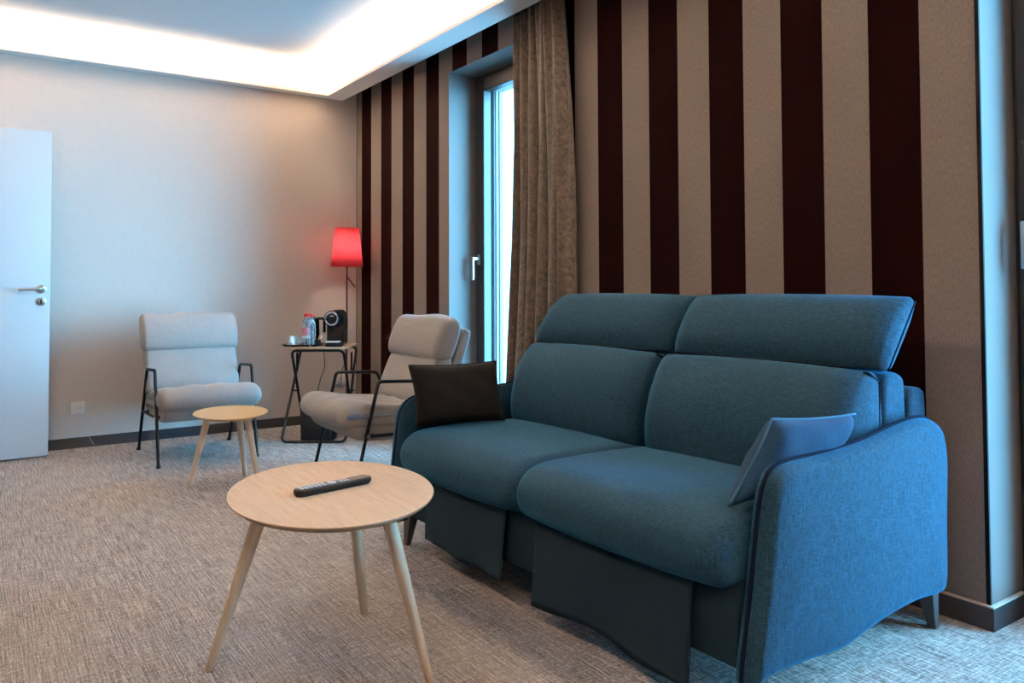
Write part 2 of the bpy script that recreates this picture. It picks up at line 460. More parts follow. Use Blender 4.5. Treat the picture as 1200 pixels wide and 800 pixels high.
for (d, z) in ((.020, ZC-.022), (.038, ZC-.010)):
    box(bm, (0, YL, z), (d, PB1, ZC)); box(bm, (0, PB1-d, z), (XF, PB1, ZC)); box(bm, (0, YL, z), (XF, YL+d, ZC)); box(bm, (XF-d, YL, z), (XF, PB1, ZC))
struct('trim_ceiling_bead', bm, M['cornice'])

# windows -----------------------------------------------------------------
def window(n, x0, x1, leaves, z0=.0):
    root = empty('window_%d' % n, (x0, REV, 0)); root['kind'] = 'structure'
    def part(name, a, b, mat, par=root, bev=0):
        o = mkbox(name, (a[0]-x0, a[1]-REV, a[2]), (b[0]-x0, b[1]-REV, b[2]), mat, None, bev=bev); o.parent = par; return o
    f, t = .055, .075
    y0, y1 = REV, REV+.09
    bm = bmesh.new()
    def bb(a, b): box(bm, (a[0]-x0, a[1]-REV, a[2]), (b[0]-x0, b[1]-REV, b[2]))
    bb((x0, y0+.02, z0), (x0+f, y1, ZW)); bb((x1-f, y0+.02, z0), (x1, y1, ZW)); bb((x0+f, y0+.02, ZW-f), (x1-f, y1, ZW)); bb((x0+f, y0+.02, z0), (x1-f, y1, z0+.04))
    fr = link('window_frame', bm, M['frame'], root)
    w = (x1-x0-.03)/leaves
    for k in range(leaves):
        a = x0+.015+k*w; b = a+w
        bm = bmesh.new()
        for p, q in (((a, y0, .03), (a+t+.02, y0+.06, ZW-.03)), ((b-t-.02, y0, .03), (b, y0+.06, ZW-.03)), ((a+t+.02, y0, ZW-.03-.085), (b-t-.02, y0+.06, ZW-.03)), ((a+t+.02, y0, .03), (b-t-.02, y0+.06, .12))):
            box(bm, (p[0]-x0, p[1]-REV, p[2]), (q[0]-x0, q[1]-REV, q[2]), 0, .004, 1)
        s = link('sash', bm, M['frame'], root)
        part('pane', (a+t+.02, y0+.028, .12), (b-t-.02, y0+.034, ZW-.115), M['pane'], s)
    # handle: rose + L-shaped lever hanging down
    hx = x0+.055-x0
    bm = bmesh.new(); box(bm, (hx-.014, -.010, 1.205), (hx+.014, 0, 1.275), 0, .003); hr = link('handle_rose', bm, M['alu'], root)
    bm = bmesh.new(); pts = fillet([(hx, -.008, 1.245), (hx, -.05, 1.245), (hx-.002, -.05, 1.245), (hx-.002, -.05, 1.10)], .008)
    box(bm, (hx-.010, -.05, 1.235), (hx+.010, -.008, 1.256), 0, .003); box(bm, (hx-.011, -.058, 1.105), (hx+.011, -.046, 1.256), 0, .003)
    link('handle_lever', bm, M['alu'], hr, True, 40)
    return root
window(1, W1A, W1B, 1)
window(2, W2A, W2B, 1)
# outer jambs with shutter guide rails, light render outside
def jamb(n, x0, x1):
    bm = bmesh.new()
    for (xa, xb) in ((x0, x0+.10), (x1-.10, x1)):
        box(bm, (xa, REV+.09, 0), (xb, WT, ZW))
    box(bm, (x0+.1, REV+.09, ZW-.10), (x1-.1, WT, ZW))
    for s, xx in ((1, x0+.10), (-1, x1-.10)):
        for yy in (.300, .328):
            box(bm, (min(xx, xx+s*.012), yy, 0), (max(xx, xx+s*.012), yy+.016, ZW-.1))
    struct('trim_outer_jamb_%d' % n, bm, M['ext'])
jamb(1, W1A, W1B); jamb(2, W2A, W2B)

# open door leaf lying parallel to the back wall
dr = empty('door_1', (.19, -3.10, 0)); dr['kind'] = 'structure'
o = mkbox('door_leaf', (0, 0, .012), (.0415, .9315, 2.052), M['door'], dr, bev=.002)
bm = bmesh.new(); yy = .9315-.048
zh = 1.055
def disc_x(bm, x0, x1, y, z, r, seg=28):
    lathe(bm, [(r, x0), (r, x1-.002), (r-.002, x1)], seg)
    for v in bm.verts: pass
def disc(name, x0, x1, y, z, r, mat, par):
    bm = bmesh.new(); lathe(bm, [(r, x0), (r, x1-.002), (r-.003, x1)], 28)
    bmesh.ops.rotate(bm, verts=bm.verts, matrix=Matrix.Rotation(pi/2, 3, 'Y'))
    bmesh.ops.translate(bm, verts=bm.verts, vec=(0, y, z)); return link(name, bm, mat, par, True, 40)
h1 = disc('handle_rose', .0415, .050, yy, zh, .026, M['steel'], dr)
bm = bmesh.new(); tube(bm, fillet([(.048, yy, zh), (.085, yy, zh), (.085, yy-.125, zh-.002)], .018, 5), .0085, 12); link('handle_lever', bm, M['steel'], h1, True, 60)
h2 = disc('lock_rose', .0415, .050, yy, zh-.078, .026, M['steel'], dr)
bm = bmesh.new(); box(bm, (.050, yy-.005, zh-.092), (.054, yy+.005, zh-.064), 0, .002); link('keyhole', bm, M['frame'], h2)
# door frame round the doorway on the left wall
bm = bmesh.new(); box(bm, (.16, YL-.13, 0), (.23, YL+.012, 2.13)); box(bm, (1.18, YL-.13, 0), (1.25, YL+.012, 2.13)); box(bm, (.23, YL-.13, 2.07), (1.18, YL+.012, 2.13))
struct('trim_door_frame', bm, M['door'])

# wall sockets -----------------------------------------------------------
def socket(y, z, label):
    r = empty('wall_socket', (0, y, z))
    mkbox('cover_plate', (.0, -.042, -.042), (.010, .042, .042), M['white'], r, bev=.003)
    bm = bmesh.new(); lathe(bm, [(.0215, .010), (.0215, .0125), (.018, .0125), (.017, .0105)], 28)
    bmesh.ops.rotate(bm, verts=bm.verts, matrix=Matrix.Rotation(pi/2, 3, 'Y')); s = link('socket_insert', bm, M['white'], r, True, 40)
    for k in (-1, 1):
        bm = bmesh.new(); lathe(bm, [(.0028, .0105), (.0028, .0122)], 10); bmesh.ops.rotate(bm, verts=bm.verts, matrix=Matrix.Rotation(pi/2, 3, 'Y'))
        bmesh.ops.translate(bm, verts=bm.verts, vec=(0, k*.0095, 0)); link('pin_hole', bm, M['blackm'], s)
    tag(r, label, 'wall socket'); return r
socket(-1.983, .263, 'square white wall socket low on the grey wall beside the open white door')
sk2 = socket(-.135, .33, 'white wall socket low in the corner behind the folding tray table')

# ------------------------------------------------------------------ curtain
def make_curtain():
    root = empty('curtain', (2.32, -.07, 0))
    nu, nz = 150, 60
    bm = bmesh.new(); G = []
    rnd = random.Random(3)
    ph = [rnd.uniform(0, 6.28) for _ in range(8)]
    for j in range(nz+1):
        z = .015+(2.615-.015)*j/nz; t = z/2.615
        # left edge drifts left low down, gathered tight at the head
        xl = 2.345-.065*(1-t)-.15*max(0, .5-t); xr = 2.80+.06*sin(min(1, (1-t)*2.5)*pi/2)+.01*(1-t)
        row = []
        for i in range(nu+1):
            s = i/nu
            amp = .024+.030*(1-t)**.7
            a = sin(s*2*pi*6.3+ph[0]+.5*sin(3*t+ph[1])) + .45*sin(s*2*pi*10.7+ph[2]+1.1*sin(4*t)) * (0.4+.6*t) + .25*sin(s*2*pi*17+ph[3])*t*t
            x = xl+(xr-xl)*(s+.018*sin(s*2*pi*5.5+ph[4]+2*t))
            y = amp*a*.75
            row.append(bm.verts.new((x-2.32, y, z)))
        G.append(row)
    for j in range(nz):
        for i in range(nu):
            bm.faces.new((G[j][i], G[j][i+1], G[j+1][i+1], G[j+1][i]))
    o = link('drape', bm, M['curtain'], root, True)
    sm = o.modifiers.new('thick', 'SOLIDIFY'); sm.thickness = .003; sm.offset = 0
    # gathering tape with pencil pleats at the head
    bm = bmesh.new(); G = []
    for j in range(5):
        z = 2.60+.07*j/4; row = []
        for i in range(nu+1):
            s = i/nu; row.append(bm.verts.new((2.36+.44*s-2.32, .010*sin(s*2*pi*21)+.004*sin(s*40), z)))
        G.append(row)
    for j in range(4):
        for i in range(nu): bm.faces.new((G[j][i], G[j][i+1], G[j+1][i+1], G[j+1][i]))
    o = link('pleated_heading', bm, M['curtain'], root, True)
    sm = o.modifiers.new('thick', 'SOLIDIFY'); sm.thickness = .004; sm.offset = 0
    tag(root, 'taupe patterned curtain gathered in folds beside the narrow window, behind the sofa', 'curtain')
make_curtain()
bm = bmesh.new(); box(bm, (.25, -.078, 2.672), (4.7, -.056, ZC)); 
o = struct('trim_curtain_track', bm, M['white'])

# ------------------------------------------------------------------ sofa
TH = radians(2)
CU, CV = Vector((cos(TH), sin(TH), 0)), Vector((-sin(TH), cos(TH), 0))
SO = Vector((4.715, -.057, 0))-1.68*CU-.96*CV
sofa = empty('sofa', SO, TH)
tag(sofa, 'large petrol blue two-seat fabric sofa with raised headrests against the striped wall', 'sofa')
ARM = [(-.050, .126), (-.014, .303), (.023, .50), (.045, .565), (.078, .598), (.14, .609), (.28, .610), (.45, .618), (.57, .632), (.68, .646), (.79, .653), (.865, .643), (.905, .61), (.925, .54), (.928, .45),
       (.922, .355), (.912, .22), (.900, .128), (.86, .112), (.74, .121), (.59, .118), (.457, .106), (.33, .090), (.175, .103), (.03, .110), (-.035, .108)]
def arm(ui, uo, dv):
    P = [(p.x, p.y) for p in smooth_path([(a-dv*(.045+.11*min(b, .55))/.10*max(0, 1-max(a, 0)/.45), b, 0) for a, b in ARM], 4, True)]
    spine = [(max(.17, min(.74, v)), .36+.06*(max(.17, min(.74, v))-.17)) for v, z in P]
    s = 1 if uo > ui else -1; w = abs(uo-ui); R = .034; bm = bmesh.new(); st = []
    for t in (.98, .7, .35): st.append((ui, -.003, t))
    st += [(ui, -.003, 0), (ui+s*.004, 0, 0), (ui+s*.012, 0, 0)]
    for k in range(1, 9):
        a = pi/2*k/8; st.append((ui+s*(.012+(w-.022)*sin(a)), -R*(1-cos(a)), 0))
    for t in (.12, .3, .55, .8, .98): st.append((uo-s*.010*(1-t)**2, -R, t))
    rings = []
    for u, d, t in st:
        R_ = []
        for q, sp in zip(P, spine):
            dx, dz = sp[0]-q[0], sp[1]-q[1]; l = sqrt(dx*dx+dz*dz)
            k = -d/l+(1+d/l)*t; R_.append(bm.verts.new((u, q[0]+dx*k, q[1]+dz*k)))
        rings.append(R_)
    L = len(P)
    for A, B in zip(rings, rings[1:]):
        for k in range(L): bm.faces.new((A[k], A[(k+1) % L], B[(k+1) % L], B[k]))
    bm.faces.new(rings[0]); bm.faces.new(rings[-1])
    a = link('armrest', bm, M['sofa'], sofa, True)
    piping(P, ui+s*.017, .001, .0056, M['pipe'], a)
arm(1.640, 1.712, 0)
arm(.008, -.080, .10)
# base body
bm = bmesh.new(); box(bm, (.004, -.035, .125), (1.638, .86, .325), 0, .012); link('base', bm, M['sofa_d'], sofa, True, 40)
# back body
bk = [(.835, .13), (.835, .60), (.84, .70), (.86, .728), (.895, .733), (.93, .725), (.945, .69), (.948, .5), (.948, .3), (.94, .13), (.89, .12)]
bm, P = puff(bk, .012, 1.622, .02, .003, 8, 4); link('back_frame', bm, M['sofa'], sofa, True)
for k in range(2):
    u0, u1 = (.02, .80) if k == 0 else (.83, 1.622)
    bs = [(.69, .35), (.685, .60), (.69, .74), (.71, .778), (.75, .788), (.79, .782), (.815, .755), (.82, .65), (.82, .5), (.82, .35), (.76, .33)]
    bm, P = puff(bs, u0, u1, .02, .002, 8, 4); link('backrest_shell', bm, M['sofa'], sofa, True)
# seat cushions
SEAT = [(.62, .33), (.62, .45), (.50, .472), (.30, .483), (.10, .484), (-.02, .476), (-.075, .445), (-.098, .400), (-.090, .350), (-.05, .318), (.05, .312), (.30, .312), (.50, .318)]
for u0, u1 in ((.034, .806), (.806, 1.632)):
    bm, P = puff(SEAT, u0, u1, .045, .014, 20, 5)
    s = link('seat_cushion', bm, M['sofa'], sofa, True)
    Q = offset2(P, -.006)
# back cushions, headrests
BACK = [(.455, .475), (.438, .53), (.445, .61), (.475, .70), (.525, .768), (.575, .798), (.62, .795), (.650, .765), (.660, .70), (.665, .60), (.665, .50), (.63, .465), (.54, .46)]
HEAD = [(.640, .803), (.612, .818), (.606, .860), (.616, .905), (.642, .955), (.682, .998), (.730, 1.018), (.775, 1.014), (.790, .998), (.784, .965), (.758, .915), (.722, .860), (.690, .812), (.665, .800)]
hb_ = lambda z: .648+(z-.80)*.62
bb_ = lambda z: .632+.02*(z-.5)
for u0, u1 in ((.022, .812), (.824, 1.632)):
    bm, P = puff(BACK, u0, u1, .018, .012, 22, 5, skew=lambda v, z, s: .012*s*(.75-z), wrap=(.075, bb_, .80))
    c = link('back_cushion', bm, M['sofa'], sofa, True)
    for u in (u1-.002, u0+.002):
        pts = [(u, bb_(z)+.004, z) for z in [.50+.27*k/12 for k in range(13)]]
        pts = pts+[(u-(u-(u0+u1)/2)*.012*k, .600-.002*k, .788+.010*sin(min(1, k/2)*pi/2)) for k in range(1, 5)]
        link('piping', tube(bmesh.new(), [Vector(p)+Vector((0, 0, 0)) for p in pts], .0048, 8), M['pipe'], c, True)
    link('piping', tube(bmesh.new(), [(u0+.05+(u1-u0-.1)*k/20, .590, .812+.001*sin(k)) for k in range(21)], .004, 8), M['pipe'], c, True)
for u0, u1, fl_ in ((.000, .826, 0), (.836, 1.652, 1)):
    sk = lambda v, z, s, fl_=fl_: (s*.10*max(0, z-.80) if (s > 0) else s*(-.45 if fl_ == 0 else -.10)*max(0, z-.84))
    bm, P = puff(HEAD, u0, u1, .016, .008, 22, 5, skew=sk, wrap=(.085, hb_, .92))
    c = link('headrest', bm, M['sofa'], sofa, True)
    for u, s_ in ((u1-.002, 1), (u0+.002, -1)):
        pts = [(u+sk(0, z, s_), hb_(z)+.006, z) for z in [.806+.20*k/14 for k in range(15)]]
        link('piping', tube(bmesh.new(), pts, .0048, 8), M['pipe'], c, True)
# fold-out skirts hanging in front
def skirt(u0, u1, zb, seed, curl=0):
    bm = bmesh.new(); nu, nz = 40, 14; G = []
    for j in range(nz+1):
        t = j/nz; row = []
        for i in range(nu+1):
            s = i/nu; u = u0+(u1-u0)*s
            z = .335*(1-t)+zb(s)*t
            v = -.052-.020*t+.006*sin(s*9+seed)*t+.004*sin(s*17+seed*2)*t*t
            if curl: v -= curl*max(0, s-.86)*t*.6; u += curl*.1*max(0, s-.8)*t
            row.append(bm.verts.new((u, v, z)))
        G.append(row)
    for j in range(nz):
        for i in range(nu): bm.faces.new((G[j][i], G[j][i+1], G[j+1][i+1], G[j+1][i]))
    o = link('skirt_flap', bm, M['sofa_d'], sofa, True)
    sm = o.modifiers.new('thick', 'SOLIDIFY'); sm.thickness = .006; sm.offset = 0
skirt(.20, .715, lambda s: .088-.012*s+.004*sin(s*7)-.03*max(0, s-.85)+.09*max(0, s-.93), 1, .06)
skirt(.875, 1.515, lambda s: .050+.030*math.exp(-((s-.38)/.2)**2)-.014*s+.01*s*s, 2.5)
def taper_leg(name, top, foot, wt, wb, mat, parent):
    bm = bmesh.new(); T, F = Vector(top), Vector(foot); V = []
    for c, w in ((F, wb), (T, wt)):
        V.append([bm.verts.new(c+Vector((a*w, b*w*.8, 0))) for a, b in ((-1, -1), (1, -1), (1, 1), (-1, 1))])
    bm.faces.new(V[0][::-1]); bm.faces.new(V[1])
    for k in range(4): bm.faces.new((V[0][k], V[0][(k+1) % 4], V[1][(k+1) % 4], V[1][k]))
    bmesh.ops.bevel(bm, geom=list(bm.edges), offset=.002, segments=1, affect='EDGES')
    return link(name, bm, mat, parent)
for (u, v, du, dv) in ((.0, -.012, -.02, -.008), (1.665, -.012, .012, -.008), (1.645, .875, .012, .012), (.0, .885, -.02, .012)):
    taper_leg('leg', (u, v, .13), (u+du, v+dv, 0), .027, .013, M['sofa_leg'], sofa)

def sofa_pt(u, v, z): p = SO+u*CU+v*CV; return Vector((p.x, p.y, z))
def throw_pillow(corn, th, mat, pm, label, seed):
    w = [sofa_pt(*c) for c in corn]; base = (w[0]+w[3])/2
    r = empty('throw_pillow', base)
    bm, border = pillow_mesh(*[p-base for p in w], th, seed=seed)
    c = link('pillow_cover', bm, mat, r, True)
    link('piping', tube(bmesh.new(), border, .004, 8, True), pm, c, True)
    tag(r, label, 'pillow')
throw_pillow([(1.586, .0, .504), (1.598, .165, .705), (1.636, .50, .690), (1.585, .35, .504)], .105, M['velvet_blue'], M['pipe_blue'],
             'blue velvet throw pillow with piped edge leaning inside the right sofa armrest', 5)
throw_pillow([(.075, -.03, .502), (.036, -.045, .738), (.106, .34, .738), (.187, .325, .502)], .115, M['velvet_black'], M['pipe_black'],
             'charcoal black velvet throw pillow leaning on the left sofa armrest', 9)

# ------------------------------------------------------------------ oval tables
def oval_table(name, c, a, b_, ang, z, th, feet, rt, rf, topm, edgem, legm, label, group=None):
    root = empty(name, (c[0], c[1], 0))
    bm = bmesh.new(); n = 96
    ring = []
    for (ins, zz) in ((.016, z-th), (.002, z-th*.35), (0, z-th*.15), (.0015, z)):
        R = []
        for k in range(n):
            t = 2*pi*k/n; x, y = (a-ins)*cos(t), (b_-ins)*sin(t)
            R.append(bm.verts.new((x*cos(ang)-y*sin(ang), x*sin(ang)+y*cos(ang), zz)))
        ring.append(R)
    for A, B in zip(ring, ring[1:]):
        for k in range(n):
            f = bm.faces.new((A[k], A[(k+1) % n], B[(k+1) % n], B[k])); f.material_index = 1
    f = bm.faces.new(ring[-1]); f.material_index = 0; f = bm.faces.new(ring[0][::-1]); f.material_index = 1
    link('table_top', bm, [topm, edgem], root, True, 25)
    for (fx, fy) in feet:
        dx, dy = fx-c[0], fy-c[1]
        bm = bmesh.new(); P0, P1 = Vector((dx, dy, 0)), Vector((dx*.56, dy*.56, z-th-.001))
        pts = [P0.lerp(P1, k/8) for k in range(9)]; pts[0] = Vector((dx, dy, .004))
        tube(bm, [P0+Vector((0, 0, .001))]+pts, [rf*.85]+[rf+(rt-rf)*(k/8)**.8 for k in range(9)], 20)
        link('leg', bm, legm, root, True, 60)
    tag(root, label, 'table', group)
    return root
oval_table('coffee_table', (3.79, -1.718), .386, .288, radians(-13.9), .470, .016,
           [(3.697, -2.033), (4.118, -1.571), (3.589, -1.525)], .0205, .0115, M['oak'], M['oak_edge'], M['beech'],
           'oval oak veneer coffee table on three splayed wooden legs in front of the sofa')
oval_table('side_table', (1.583, -1.413), .254, .192, radians(-10.4), .385, .014,
           [(1.525, -1.609), (1.443, -1.295), (1.790, -1.318)], .019, .0125, M['pale'], M['pale'], M['pale_leg'],
           'small oval side table with pale yellow top before the grey armchair at the wall')

# remote control on the coffee table
def remote():
    a, b = Vector((3.818, -1.838, 0)), Vector((3.778, -1.592, 0)); mid = (a+b)/2; d = (b-a); L = d.length
    r = empty('remote_control', (mid.x, mid.y, .470), math.atan2(d.y, d.x))
    n = 10
    def cap(bm, L, W, z0, z1, ins, mi=0):
        rings = []
        for (i_, zz) in ((ins*1.5, z0), (0, z0+(z1-z0)*.45), (0, z1-.003), (ins*.7, z1)):
            R = []
            for s in (1, -1):
                for k in range(n+1):
                    t = -pi/2+pi*k/n
                    R.append(bm.verts.new((s*(L/2-W/2)+s*(W/2-i_)*cos(t), s*(W/2-i_)*sin(t), zz)))
            rings.append(R)
        for A, B in zip(rings, rings[1:]):
            for k in range(len(A)): bm.faces.new((A[k], A[(k+1) % len(A)], B[(k+1) % len(A)], B[k]))
        bm.faces.new(rings[-1]); bm.faces.new(rings[0][::-1])
    bm = bmesh.new(); cap(bm, L, .046, .0, .020, .004); link('remote_body', bm, M['blackm'], r, True, 35)
    bm = bmesh.new(); cap(bm, L-.012, .037, .0202, .0212, .001); link('face_plate', bm, M['remote_top'], r, True, 35)
    for i in range(6):
        for j in range(3):
            bm = bmesh.new(); x, y = -L/2+.020+i*.014, (j-1)*.0105
            box(bm, (x-.0042, y-.0036, .0212), (x+.0042, y+.0036, .0232), 0, .0008, 1); link('button', bm, M['button'], r)
    mklathe('navigation_ring', [(.014, 0), (.014, .0016), (.012, .0024), (.007, .0024), (.0065, .001)], M['button'], r, (-L/2+.118, 0, .0212), 24)
    for i in range(3):
        for j in (-1, 0, 1):
            bm = bmesh.new(); x, y = -L/2+.145+i*.011, j*.010
            box(bm, (x-.003, y-.0034, .0212), (x+.003, y+.0034, .0230), 0, .0008, 1); link('button', bm, M['button'], r)
    tag(r, 'long dark television remote control lying on the oak coffee table', 'remote control')
remote()

# ------------------------------------------------------------------ armchairs
def make_chair():
    r = empty('armchair', (0, 0, 0))
    hw = .288; R = .0095
    for s in (-1, 1):
        y = s*hw
        bm = bmesh.new()
        pts = fillet([(0, y, 0), (.265, y, .548), (.52, y, .562), (.655, y, 0)], .022, 6)
        tube(bm, pts, R, 12); sf = link('side_frame', bm, M['black'], r, True, 60)
        bm = bmesh.new(); tube(bm, [(.140, y, .270), (.595, y, .283)], .009, 10); link('seat_rail', bm, M['black'], sf, True, 60)
        for (x, z) in ((0, 0), (.655, 0)):
            mklathe('foot_cap', [(.0135, 0), (.0135, .012), (.012, .014)], M['blackm'], sf, (x, y, 0), 14)
        bm = bmesh.new(); lathe(bm, [(.009, 0), (.009, .006)], 12); bmesh.ops.rotate(bm, verts=bm.verts, matrix=Matrix.Rotation(-s*pi/2, 3, 'X'))
        bmesh.ops.translate(bm, verts=bm.verts, vec=(.58, y+s*.009, .283)); link('bolt', bm, M['steel'], sf, True, 40)
    bm = bmesh.new(); tube(bm, [(.20, -hw, .272), (.20, hw, .272)], .009, 10); link('cross_bar', bm, M['black'], r, True, 60)
    bm = bmesh.new(); tube(bm, [(.54, -hw, .281), (.54, hw, .281)], .009, 10); link('cross_bar', bm, M['black'], r, True, 60)
    def rot(bm):  # puff gives (u, v, z) -> local (x = v, y = u)
        for v in bm.verts: v.co = Vector((v.co.y, v.co.x, v.co.z))
        return bm
    # seat base: flat upholstered pan that rises to the front
    SB = [(.12, .262), (.11, .31), (.30, .325), (.52, .345), (.650, .355), (.690, .343), (.675, .30), (.60, .255), (.45, .244), (.25, .244)]
    bm, P = puff(SB, -.262, .262, .02, .002, 8, 4); link('seat_base', rot(bm), M['chair'], r, True)
    SC = [(.14, .33), (.13, .375), (.22, .405), (.40, .420), (.54, .437), (.645, .458), (.708, .450), (.742, .408), (.732, .362), (.68, .338), (.57, .334), (.40, .330), (.22, .322)]
    bm, P = puff(SC, -.300, .300, .05, .016, 16, 5)
    for v in bm.verts:   # soft dimples, tucked where the frame passes
        w = v.co.x; x = v.co.y
        if x < .60: v.co.x = max(-.272, min(.272, w))if abs(w) > .272 else w
        v.co.z += .004*sin(w*38+x*9)*(1 if v.co.z > .38 else .3)
    link('seat_cushion', rot(bm), M['chair'], r, True)
    # backrest: shell, lumbar cushion, head cushion
    SH = [(.10, .30), (.075, .40), (-.02, .66), (-.062, .785), (-.050, .812), (-.012, .812), (.03, .70), (.14, .42), (.165, .31), (.14, .290)]
    bm, P = puff(SH, -.275, .275, .018, .0, 8, 4); link('backrest_shell', rot(bm), M['chair'], r, True)
    LB = [(.175, .385), (.245, .395), (.262, .45), (.225, .55), (.182, .645), (.15, .672), (.095, .670), (.068, .64), (.10, .54), (.15, .42)]
    bm, P = puff(LB, -.286, .286, .022, .012, 16, 5)
    link('back_cushion', rot(bm), M['chair'], r, True)
    HB = [(.115, .652), (.165, .655), (.190, .69), (.178, .76), (.145, .835), (.108, .878), (.055, .886), (.018, .860), (.022, .79), (.052, .70), (.078, .658)]
    bm, P = puff(HB, -.300, .300, .028, .010, 16, 5, skew=lambda v, z, s: -.10*s*max(0, z-.80)*0)
    for v in bm.verts: v.co.z += .006*sin(v.co.x*13)*(1 if v.co.z > .85 else 0)
    link('head_cushion', rot(bm), M['chair'], r, True)
    return r
def copy_tree(o, parent=None):
    c = o.copy(); COL.objects.link(c); c.parent = parent
    for ch in list(o.children): copy_tree(ch, c)
    return c
ch1 = make_chair()
ch2 = copy_tree(ch1)
ch1.location = (.313, -1.372, 0)
ch2.location = (1.875, -.292, 0); ch2.rotation_euler = (0, 0, -pi/2)
tag(ch1, 'light grey upholstered armchair with black frame standing against the plain wall, facing along the sofa', 'armchair', 'light grey armchairs')
tag(ch2, 'light grey armchair seen from the side, between the striped wall and the left sofa end', 'armchair', 'light grey armchairs')

# ------------------------------------------------------------------ folding tray table and what stands on it
CAM = Vector((5.9836, -2.5928, 1.05))
FW, RT = Vector((-.8227, .5677, 0)), Vector((.5679, .8231, 0))
def at(depth, lat, z=0): p = CAM+FW*depth+RT*lat; return Vector((p.x, p.y, z))
TA = math.atan2(RT.y, RT.x)     # local +x = right in the corner's diagonal, local +y = into the corner
tc_ = at(5.58, -1.335)
tt = empty('tray_table', tc_, TA)
bm = bmesh.new(); box(bm, (-.195, -.19, .638), (.205, .19, .652), 0, .003); link('table_top', bm, M['tan'], tt, True, 40)
def uframe(hw, yt, yb, name, hb=None, cx=0):
    hb = hb or hw
    bm = bmesh.new(); R = .0095
    top = fillet([(cx-hb, yb, .010), (-hw, yt, .628), (hw, yt, .628), (cx+hb, yb, .010)], .04, 6, True)
    tube(bm, top, R, 10, True)
    return link(name, bm, M['black'], tt, True, 60)
uframe(.178, -.165, .19, 'folding_frame'); uframe(.200, .175, -.185, 'folding_frame', .218, -.022)
for s in (-1, 1):
    bm = bmesh.new(); tube(bm, [(s*.168, 0, .335), (s*.216, 0, .335)], .006, 8); link('pivot_bolt', bm, M['blackm'], tt, True)
    bm = bmesh.new(); box(bm, (s*.193-.006, .02, .47), (s*.193+.006, .045, .60), 0, .003); link('locking_bracket', bm, M['blackm'], tt)
tag(tt, 'small folding tray table with wooden top and black tube legs in the corner', 'table')
def onT(px, depth):  # lateral metres for an image column
    return (px-600)/922.8*depth
ZT = .652
# serving tray
tx, ty = onT(356, 5.55)+1.335, -.03
tr = empty('serving_tray', at(5.55, onT(356.5, 5.55), ZT), TA)
bm = bmesh.new()
hx, hy = .130, .125; rings = []
for ins, z in ((.018, 0), (.0, .014), (.004, .0145), (.020, .004)):
    rings.append([bm.verts.new(p) for p in [Vector((q.x, q.y, z)) for q in fillet([(-hx+ins, -hy+ins, 0), (hx-ins, -hy+ins, 0), (hx-ins, hy-ins, 0), (-hx+ins, hy-ins, 0)], .02, 4, True)]])
for A, B in zip(rings, rings[1:]):
    for k in range(len(A)): bm.faces.new((A[k], A[(k+1) % len(A)], B[(k+1) % len(A)], B[k]))
bm.faces.new(rings[0][::-1]); bm.faces.new(rings[-1])
o = link('tray_shell', bm, M['blackp'], tr, True, 40)
tag(tr, 'shallow black serving tray holding cups and bottles on the tray table', 'tray')
ZTR = ZT+.0045
# two cups upside down on saucers
for i, (px, dp) in enumerate(((342.3, 5.49), (348.6, 5.56))):
    p = at(dp, onT(px, dp), ZTR)
    k = empty('saucer', p)
    mklathe('saucer_plate', [(.018, 0), (.020, .003), (.038, .010), (.040, .012), (.036, .0118), (.018, .006), (.0, .006)], M['ceramic'], k, seg=32, caps=False)
    tag(k, 'white saucer under the %s upturned coffee cup on the black tray' % ('left' if i == 0 else 'right'), 'saucer', 'saucers on the tray')
    c = empty('coffee_cup', p+Vector((0, 0, .0063)))
    mklathe('cup_body', [(.0265, 0), (.027, .002), (.026, .022), (.0235, .048), (.020, .056), (.012, .058), (.0, .058)], M['ceramic'], c, seg=32, caps=False)
    mklathe('grey_band', [(.0276, .001), (.0285, .003), (.0282, .018), (.0268, .020)], M['steel'], c, seg=32, caps=False)
    mklathe('foot_ring', [(.016, .0575), (.0155, .0605), (.0135, .0605), (.013, .0575)], M['ceramic'], c, seg=28, caps=False)
    bm = bmesh.new(); a0 = radians(160) if i == 0 else radians(60)
    hp = smooth_path([(.024, 0, .042), (.040, 0, .040), (.043, 0, .026), (.026, 0, .016)], 6); tube(bm, hp, .0032, 8)
    bmesh.ops.rotate(bm, verts=bm.verts, matrix=Matrix.Rotation(a0, 3, 'Z')); link('handle', bm, M['ceramic'], c, True)
    tag(c, 'white coffee cup upside down, %s of the two beside the water bottles' % ('left' if i == 0 else 'right'), 'cup', 'upturned coffee cups')
# two water bottles
BP = [(.0, 0), (.022, .001), (.028, .006), (.029, .018), (.0275, .030), (.029, .042), (.0275, .054), (.029, .066), (.029, .125), (.0275, .132), (.029, .140), (.0275, .150), (.023, .172), (.0155, .192), (.0125, .200), (.0125, .218), (.0, .219)]
for i, (px, dp) in enumerate(((359.2, 5.50), (365.3, 5.455))):
    b_ = empty('water_bottle', at(dp, onT(px, dp), ZTR))
    mklathe('bottle_body', BP, M['bottle'], b_, seg=28, caps=False)
    mklathe('cap', [(.0, .2005), (.0145, .2005), (.0150, .203), (.0150, .220), (.0135, .223), (.0, .223)], M['red'], b_, seg=24, caps=False)
    if i == 0:
        mklathe('label_band', [(.0292, .070), (.0296, .072), (.0296, .122), (.0292, .124)], M['pink'], b_, seg=28, caps=False)
        mklathe('label_lower_band', [(.0292, .052), (.0297, .054), (.0297, .068), (.0292, .069)], M['paper'], b_, seg=28, caps=False)
    tag(b_, ('clear water bottle with pink label and red cap, left one beside the cups' if i == 0 else 'clear water bottle with red cap, right one next to the kettle'), 'bottle', 'water bottles on the tray')
